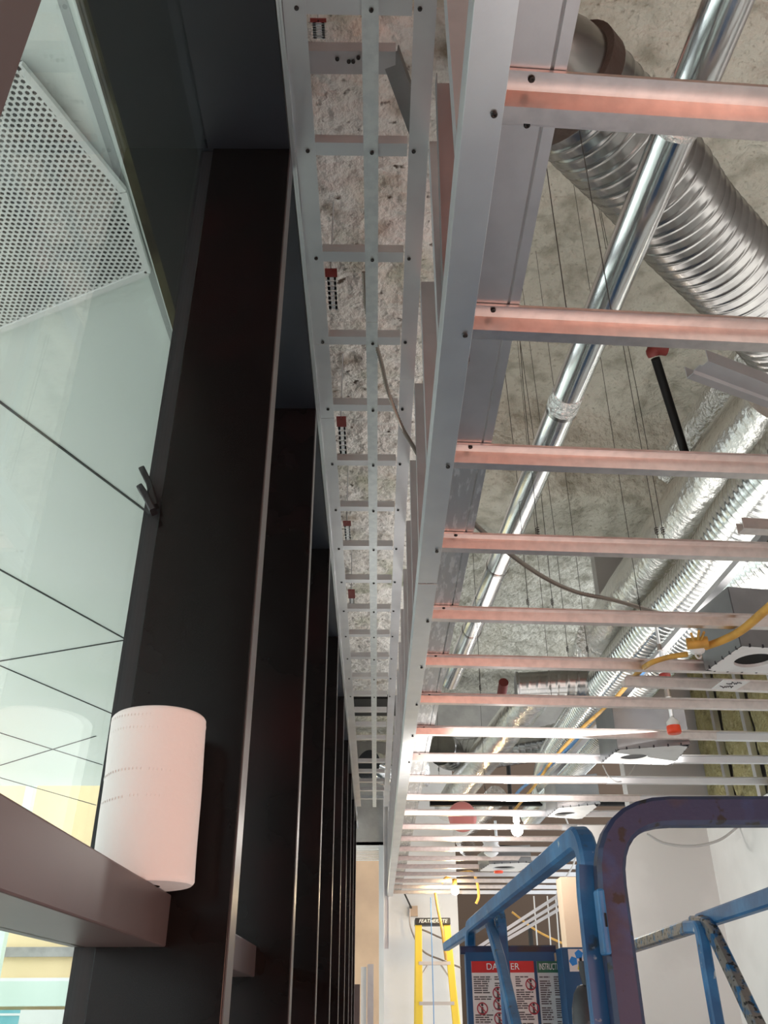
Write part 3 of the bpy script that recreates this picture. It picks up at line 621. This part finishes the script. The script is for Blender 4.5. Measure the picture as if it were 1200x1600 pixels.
# hanger wires
wl = [(912,440,2),(1000,900,3),(1040,850,3),(832,880,2),(915,1040,2),(960,520,2),(878,930,2),(862,1090,2),(745,1110,2),(985,985,2),(765,1230,2),(690,1200,2),(815,990,2),(895,1020,2)]
for i, (x, y, d_) in enumerate(wl):
    b = PH(x, y, 1.03); b.y = min(YS, key=lambda q: abs(q-b.y)) + .03; a = Vector((b.x+random.uniform(-.02,.02), b.y, CZ+2.98)); a = a
    if b.x < .62: a.z = CZ+2.12
    m = MB().tube([b, b+Vector((.004,.003,.5)), a], .0010, 6)
    for q in range(3): m.tube([b+Vector((.004*math.cos(w_), .004*math.sin(w_), .03+.006*q+.001*w_)) for w_ in range(7)], .0012, 5)
    m.build('hanger_wire', M['wire'], label='thin dark hanger wire dropping from sprayed deck to low ceiling', cat='wire', group='hanger wires')

# insulation batts on right wall
for k in range(7):
    ya = 5.38 - .41*k; t = MB(); n = 8; vs = []; fs = []
    for j in range(25):
        for i in range(n+1):
            zz = CZ+.99+1.38*j/24; yy = ya - .37*i/n; bul = .045*math.sin(math.pi*i/n) + .02*noise.noise(Vector((0, yy*14, zz*9)))
            vs.append((2.03-bul, yy, zz))
    for j in range(24):
        for i in range(n): a = j*(n+1)+i; fs.append((a, a+1, a+n+2, a+n+1))
    t.add(vs, fs, True); t.build('insulation_batt', M['batt'], label='yellow brown insulation batt above the right wall, %s from its far corner' % ORD[k], cat='insulation', group='insulation batts')
    MB().chan([(-.02,.03),(-.02,0),(.02,0),(.02,.03)], .0014, (1.985,ya-.39,CZ+.98), (1.985,ya-.39,CZ+2.4), up=(1,0,0)).build('wall_stud', M['galv'], label='steel stud between insulation batts, %s from the far corner' % ORD[k], cat='metal stud', group='wall studs between batts')

# ------------------------------------------------------------------ work lights
def bulb(x, y, h, mb_, col, pw, label, cord):
    c = PH(x, y, h); t = thing('work_light', c, label, 'work light')
    prof = [(0,-.034)] + [(.034*math.sin(math.pi*(.05+.12*i)), -.034*math.cos(math.pi*(.05+.12*i))) for i in range(8)] + [(.014,.045)]
    MB().lathe(prof, c, 20).build('bulb', mb_, t, label='glowing bulb')
    MB().lathe([(.014,.04),(.02,.045),(.02,.095),(0,.10)], c, 16).build('socket', cord, t)
    l = bpy.data.lights.new('bulb_light', 'POINT'); l.energy = pw; l.color = col; l.shadow_soft_size = .05
    o = bpy.data.objects.new('bulb_light', l); COL.objects.link(o); o.location = c - Vector((0,.09,.06))
bulb(808,1297,.93, M['bulb_white'], (1,.95,.88), 9, 'glowing white bulb hanging under the far furring channels', M['white_cord'])
bulb(711,1392,.93, M['bulb'], (1,.75,.42), 10, 'glowing warm yellow bulb above the step ladder', M['yellow_cord'])
MB().tube(spline([PY(690,1380,8.1), PY(700,1370,8.1), PY(735,1362,8.1), PY(745,1378,8.1), PY(748,1400,8.1), PY(744,1412,8.1)], 6), .012, 8).build('light_string_cord', M['yellow_cord'], label='yellow light string cord looping over the far channels by the warm bulb', cat='cord')
MB().lathe([(0,0),(.03,.01),(.055,.03),(.04,.05),(.07,.07),(.05,.09),(.06,.11),(.03,.14),(0,.15)], PH(768,1340,.98), 9).build('plastic_bag', M['white_plate'], label='crumpled clear white plastic hanging in the far ceiling', cat='plastic')

# ------------------------------------------------------------------ far room things
# partition end, rack, door stock
MB().box((1.07,5.38,CZ+.33), (1.205,5.52,CZ+.70)).build('tan_panel', M['tan_light'], label='pale tan panel standing left of the white return wall', cat='panel')
t = thing('metal_rack', (1.4,10.0,0), 'low rack of stacked pale metal bars behind the control box', 'rack'); m = MB()
for i in range(9): m.box((.95,9.95,CZ+.02+.05*i), (2.3,10.0,CZ+.045+.05*i))
m.build('bar_stack', M['galv'], t)
for x in (1.0,1.6,2.25): MB().box((x,10.0,0), (x+.04,10.05,CZ+.9)).build('upright', M['ext_dark'], t)
MB().box((.82,11.0,0), (1.5,11.4,CZ+.82)).build('brown_crate', M['brown'], label='dark brown crate in the back room behind the ladder top', cat='crate')
a, b = PY(735,1490,6.5), PY(905,1385,6.5)
for i, (dx, r_, nm) in enumerate(((0,.02,'upper'),(14,.014,'middle'),(26,.018,'lower'))):
    MB().chan([(-.02,.02),(-.02,0),(.02,0),(.02,.02)], .0015, PY(740,1488+dx*.5,6.5), PY(925,1368+dx,6.5)).build('leaning_stud', M['galv_dull'], label='pale stud leaning slantwise behind the blue rail, %s of three' % nm, cat='metal stud', group='leaning studs behind the blue rail')
# items in the corridor opening: stacked door jambs
MB().box((-.135,8.9,0), (-.085,8.98,CZ+.40)).build('door_jamb', M['drywall'], label='upright pinkish jamb leaning before the corridor opening, taller one', cat='door jamb')
MB().box((-.075,8.85,0), (-.02,8.93,CZ+.42)).build('wall_end', M['galv'], label='grey steel end stud in front of the white door frame', cat='metal stud')
MB().box((-.235,8.7,0), (-.14,8.76,CZ+.255)).build('door_panel', M['bronze'], label='reddish low panel leaning left in the corridor opening', cat='panel')
# concrete/drywall strip at far left of white wall
MB().chan([(-.02,.03),(-.02,0),(.02,0),(.02,.03)], .0015, P(.10,8.95,.55), P(.10,8.95,1.9), up=(0,-1,0)).build('far_stud', M['galv'], label='pale upright stud at the far end of the low ceiling edge track', cat='metal stud')

# ladder
t = thing('step_ladder', (.48,8.4,0), 'yellow fibreglass step ladder with black top before the far white wall', 'ladder')
xl, xr = .375, .625; zt = CZ+.70
def lx(s, z): sp_ = (zt-z)*.055; return (xl-sp_*.35) if s < 0 else (xr+sp_)
for s in (-1, 1):
    a = Vector((lx(s,zt),8.38,zt)); b = Vector((lx(s,0),8.15,0)); MB().tube([a,b], .02, sq=(.03,.06), up=(1,0,0)).build('side_rail', M['ladder_yellow'], t)
    a = Vector((lx(s,zt)+.01*s,8.46,zt)); b = Vector((lx(s,0)+.12*(s>0)-.02*(s<0),9.0,0)); MB().tube([a,b], .02, sq=(.03,.035), up=(1,0,0)).build('rear_rail', M['ladder_yellow'], t)
cap = bevel(MB().box((xl-.03,8.34,zt), (xr+.03,8.52,zt+.055)).build('top_cap', M['gasket'], t, label='black top cap with white lettering'), .006)
for i in range(7):
    z = zt-.30*(i+1)
    if z < .1: break
    y_ = 8.38 - .23*(zt-z)/zt; MB().box((lx(-1,z),y_-.02,z-.012), (lx(1,z),y_+.07,z+.014)).build('tread', M['alu'], t)
    y2 = 8.46 + .54*(zt-z)/zt
for s in (-1,1): MB().tube([(lx(s,zt-.30),8.37,zt-.42), (lx(s,zt-.3)-s*.08,8.40,zt-.31)], .008, 8).build('brace', M['alu'], t)
def text(body, size, loc, rot, mt, parent, name='lettering', shear=0, depth=.0008, xs=1):
    c = bpy.data.curves.new('t', 'FONT'); c.body = body; c.size = size; c.extrude = depth; c.align_x = 'CENTER'; c.align_y = 'CENTER'; c.shear = shear
    o = bpy.data.objects.new('t', c); COL.objects.link(o); bpy.context.view_layer.update()
    me = bpy.data.meshes.new_from_object(o); bpy.data.objects.remove(o); me.name = name; me.materials.clear(); me.materials.append(mt)
    r = bpy.data.objects.new(name, me); COL.objects.link(r)
    if parent:
        r.parent = parent
        if parent.type == 'EMPTY': r.matrix_parent_inverse = Matrix.Translation(-parent.location)
    r.location = loc; r.rotation_euler = rot; r.scale = (xs,1,1); return r
text('FEATHERLITE', .042, (.5,8.339,zt+.028), (math.pi/2,0,0), M['white_print'], cap, shear=.3)

# ------------------------------------------------------------------ scissor lift
L = thing('scissor_lift', (.75,2.9,0), 'scuffed blue scissor lift basket with guard rails and placards at lower right', 'scissor lift')
hr = .335
def sqt(pts, wd, ht, nm, mt, r=.06, up=(0,0,1), label=None): return MB().tube(rounded(pts, r, 8), .02, sq=(wd,ht), up=up).build(nm, mt, L, label=label)
xr1 = .405
# left guard rail: near post, top rail, far post
sqt([P(.440,1.90,-1.0), P(.440,1.90,hr), P(.405,4.12,hr), P(.385,4.14,-1.0)], .040, .048, 'guard_rail', M['lift_blue'], .085, up=(0,-1,0))
# extension rail beyond, lower
sqt([P(.50,3.75,-1.0), P(.50,3.80,.372), P(.40,5.45,.345)], .040, .044, 'extension_rail', M['lift_blue'], .07, up=(0,-1,0))
sqt([PX(765,1442,.47), PX(782,1500,.455), PX(806,1605,.44), PX(826,1700,.43)], .034, .040, 'brace_leg', M['lift_blue'], .02, up=(0,-1,0))
# gate frame
sqt([P(.428,1.70,-1.0), P(.428,1.70,.335), P(1.05,1.70,.335), P(1.05,1.70,-1.0)], .046, .052, 'gate_frame', M['lift_navy'], .13, up=(1,0,0), label='weathered navy gate hoop nearest the camera')
sqt([P(.396,1.735,-1.0), P(.396,1.735,.20), P(.400,1.735,.245)], .020, .045, 'gate_stile', M['lift_blue'], .02, up=(1,0,0))
# hinge plate
c = PY(927,1445,1.76); m = MB().box((c.x-.010,1.655,c.z-.055), (c.x+.003,1.69,c.z+.05)); bevel(m.build('hinge_plate', M['lift_blue'], L), .004)
MB().box((c.x-.003,1.654,c.z-.012), (c.x+.001,1.6545,c.z+.010)).build('hinge_slot', M['dark'], L)
# right guard rail
sqt([PX(1300,1368,1.05), PX(1200,1404,1.05), PX(1095,1440,1.05)], .036, .045, 'guard_rail', M['lift_blue'], .02, up=(0,0,1))
sqt([PX(1100,1441,1.03), PX(1050,1458,1.03), PX(980,1482,1.03)], .036, .042, 'guard_rail', M['lift_scuff'], .02, up=(0,0,1), label='rail worn down to bare metal')
sqt([PX(1075,1449,1.0), PX(1095,1448,1.0), PX(1106,1515,1.0), PX(1122,1605,1.0), PX(1140,1700,1.0)], .034, .036, 'brace_leg', M['lift_blue'], .03, up=(0,-1,0))
sqt([PX(1085,1442,1.02), PX(1108,1444,1.02), PX(1140,1510,1.02), PX(1185,1605,1.02), PX(1230,1700,1.02)], .034, .042, 'brace_leg', M['lift_scuff'], .05, up=(0,-1,0), label='brace leg worn to metal')
# control panel wall
yp = 4.02
a0, a1 = PY(735,1497,yp), PY(862,1491,yp); zb = CZ-.6
MB().box((a0.x-.02,yp,zb), (a1.x+.01,yp+.06,a0.z+.022)).build('control_cabinet', M['lift_panel'], L)
tub = MB().tube([Vector((a0.x-.04,yp+.02,a0.z+.030)), Vector((a1.x+.02,yp+.02,a0.z+.033))], .02, sq=(.035,.03)).build('panel_top_bar', M['lift_navy'], L)
def placard(x0, x1, y0, hdr, hm, bm, word, cols, seed, circles):
    a, b = PY(x0, y0, yp), PY(x1, y0, yp); z1 = a.z; z0 = z1-.62; yy = yp-.006
    p = MB().box((a.x,yy,z0), (b.x,yp,z1)).build('placard', bm, L, label='printed placard headed ' + word)
    hgt = .042; MB().box((a.x,yy-.001,z1-hgt), (b.x,yy,z1)).build('header', hm, p)
    text(word, .034, ((a.x+b.x)/2, yy-.002, z1-hgt/2), (math.pi/2,0,0), M['white_print'], p, 'header_lettering', depth=.0004, xs=min(1, (b.x-a.x)*.92/(.0215*len(word))))
    rnd = random.Random(seed); m = MB(); w_ = (b.x-a.x)/cols
    for c_ in range(cols):
        z = z1-hgt-.018
        while z > z0+.02:
            xa = a.x + w_*c_ + .006; xb = a.x + w_*(c_+1) - .006 - rnd.random()*w_*.25; x = xa
            while x < xb:
                ln = rnd.uniform(.012,.034); xe = min(xb, x+ln); ok_ = True
                for cx, cz_, cr in circles:
                    if abs((x+xe)/2-(a.x+cx*(b.x-a.x))) < cr+.012 and abs(z-(z1-cz_)) < cr+.004: ok_ = False
                if ok_: m.box((x,yy-.0008,z), (xe,yy,z+.0045))
                x = xe+.003
            z -= .0080 if rnd.random() > .12 else .015
    m.build('printed_text', M['print'], p)
    for cx, cz_, cr in circles:
        cc_ = Vector((a.x+cx*(b.x-a.x), yy-.001, z1-cz_)); m = MB()
        m.tube([cc_+Vector((cr*math.cos(t_*math.pi/12), 0, cr*math.sin(t_*math.pi/12))) for t_ in range(25)], .0022, 6)
        m.tube([cc_+Vector((-cr*.7,0,cr*.7)), cc_+Vector((cr*.7,0,-cr*.7))], .002, 6); s_ = m.build('prohibition_sign', M['print_red'], p)
        m = MB(); m.box((cc_.x-.005,yy-.001,cc_.z-.015), (cc_.x+.004,yy,cc_.z+.006)); m.lathe([(0,0),(.005,0),(.005,.001)], cc_+Vector((0,.0005,.013)), 10, axis=(0,-1,0)); m.box((cc_.x-.016,yy-.001,cc_.z-.018), (cc_.x+.012,yy,cc_.z-.014)); m.build('pictogram', M['print'], s_)
    return p
placard(736,833,1502,'DANGER', M['sign_red'], M['placard'], 'DANGER', 3, 3, [(.14,.17,.020), (.40,.115,.020), (.40,.155,.020), (.40,.205,.020), (.93,.085,.020), (.95,.17,.020)])
placard(838,882,1502,'INSTRUCTION', M['sign_green'], M['placard_grey'], 'INSTRUCTION', 2, 4, [])
# control box
ys = 3.9; a, b = PY(884,1480,ys), PY(945,1480,ys)
cb = bevel(MB().box((a.x-.02,ys,a.z-.5), (b.x+.06,ys+.12,a.z)).build('control_box', M['lift_panel'], L), .004)
s0 = PY(887,1483,ys); s1 = PY(917,1518,ys); dec = MB().box((s0.x,ys-.002,s1.z), (s1.x+.02,ys,s0.z)).build('arrow_sticker', M['placard'], cb, label='white sticker with blue and yellow arrows')
def penta(x, z, r, mt, ang=0):
    m = MB(); m.add([(x+r*math.sin(ang+k*2*math.pi/5), ys-.003, z+r*math.cos(ang+k*2*math.pi/5)) for k in range(5)], [tuple(range(5))]); m.build('arrow', mt, dec)
W_ = s1.x+.02-s0.x; Hh = s0.z-s1.z
penta(s0.x+W_*.48, s1.z+Hh*.76, .018, M['sign_blue']); penta(s0.x+W_*.20, s1.z+Hh*.46, .018, M['sign_blue'], -math.pi/2)
penta(s0.x+W_*.55, s1.z+Hh*.18, .018, M['sign_yellow'], math.pi); MB().box((s0.x+W_*.48,ys-.003,s1.z+Hh*.36), (s0.x+W_*.60,ys-.002,s1.z+Hh*.62)).build('lever_mark', M['ink'], dec)
# joystick with boot
j = thing('x', (0,0,0), None, None); bpy.data.objects.remove(j)
c = PY(915,1575,3.6); t0 = PY(912,1502,3.6)
js = MB().tube(spline([t0, PY(914,1520,3.6), PY(921,1545,3.6)], 5), [.02+.0*i for i in range(11)], 14).build('joystick_grip', M['rubber'], L)
MB().lathe([(0,.075),(.022,.07),(.038,.045),(.050,.0),(.052,-.05),(.048,-.12)], c, 20).build('joystick_boot', M['rubber'], L)
# platform, scissor arms, chassis
MB().box((.36,1.66,.76), (1.08,4.2,.84)).build('platform', M['lift_panel'], L)
m = MB()
for x in (.45,.95):
    m.tube([(x,1.9,.35),(x,3.9,.76)], .02, sq=(.03,.07)); m.tube([(x+.03,3.9,.35),(x+.03,1.9,.76)], .02, sq=(.03,.07))
m.build('scissor_arms', M['lift_panel'], L); MB().box((.42,1.8,.12), (1.0,4.0,.36)).build('chassis', M['lift_panel'], L)
for x in (.40,1.0):
    for y in (2.05,3.75): MB().lathe([(0,-.03),(.12,-.03),(.14,-.02),(.14,.02),(.12,.03),(0,.03)], (x,y,.14), 24, axis=(1,0,0)).build('wheel', M['rubber'], L)

# ------------------------------------------------------------------ paper roll
cx, cy, z0, hgt, R0 = -.280, 1.125, CZ+.137, .205, .0605
t = thing('paper_roll', (cx,cy,z0), 'white paper towel roll standing on the window transom against the widest mullion', 'paper roll')
def pr_rf(prof): return prof
rows = [0,.002,.004] + [.008+i*.0045 for i in range(int((hgt-.016)/.0045)+1)] + [hgt-.004, hgt-.002, hgt]
seg = 96; vs = []; fs = []
for z in rows:
    e = .0035 if z in (0, hgt) else .0012 if z in (.002, hgt-.002) else 0
    d = 0
    for k in range(seg):
        a = 2*math.pi*k/seg; r = R0 - e + .0009*noise.noise(Vector((math.cos(a)*1.2, math.sin(a)*1.2, z*14))) + .0005*math.cos(a*2+z*6)
        vs.append((r*math.cos(a), r*math.sin(a), z))
for j in range(len(rows)-1):
    for k in range(seg): fs.append((j*seg+k, j*seg+(k+1) % seg, (j+1)*seg+(k+1) % seg, (j+1)*seg+k))
tilt = Matrix.Translation(Vector((cx,cy,z0))) @ Matrix.Rotation(math.radians(-1.6), 4, 'Y') @ Matrix.Rotation(math.radians(0.3), 4, 'X')
m = MB(); m.add([tilt @ Vector(v) for v in vs], fs, True)
for zz, fl in ((0,1),(hgt,0)):
    n_ = 48; o_ = [tilt @ Vector(((R0-.0035)*math.cos(2*math.pi*k/n_), (R0-.0035)*math.sin(2*math.pi*k/n_), zz)) for k in range(n_)]; i_ = [tilt @ Vector((.02*math.cos(2*math.pi*k/n_), .02*math.sin(2*math.pi*k/n_), zz)) for k in range(n_)]
    m.add(o_+i_, [(k,(k+1)%n_,n_+(k+1)%n_,n_+k) for k in range(n_)])
m.build('roll', M['paper'], t)
c_ = [tilt @ Vector((0,0,.001)), tilt @ Vector((0,0,hgt-.001))]; MB().tube(c_, .0205, 24, False).build('core', M['tan'], t)
for li, zz in enumerate((.092,.124,.176,.193)):
    m = MB(); r_ = random.Random(li)
    for k in range(74):
        a = 2*math.pi*k/74
        if r_.random() < .12: continue
        p0 = tilt @ Vector(((R0-.0002)*math.cos(a), (R0-.0002)*math.sin(a), zz+.0012*math.sin(a*3+li))); p1 = tilt @ Vector(((R0-.0001)*math.cos(a), (R0-.0001)*math.sin(a), zz+.0028+.0012*math.sin(a*3+li)))
        m.tube([p0, p1], .0006, 5)
    m.build('embossed_line', M['paper'], t)
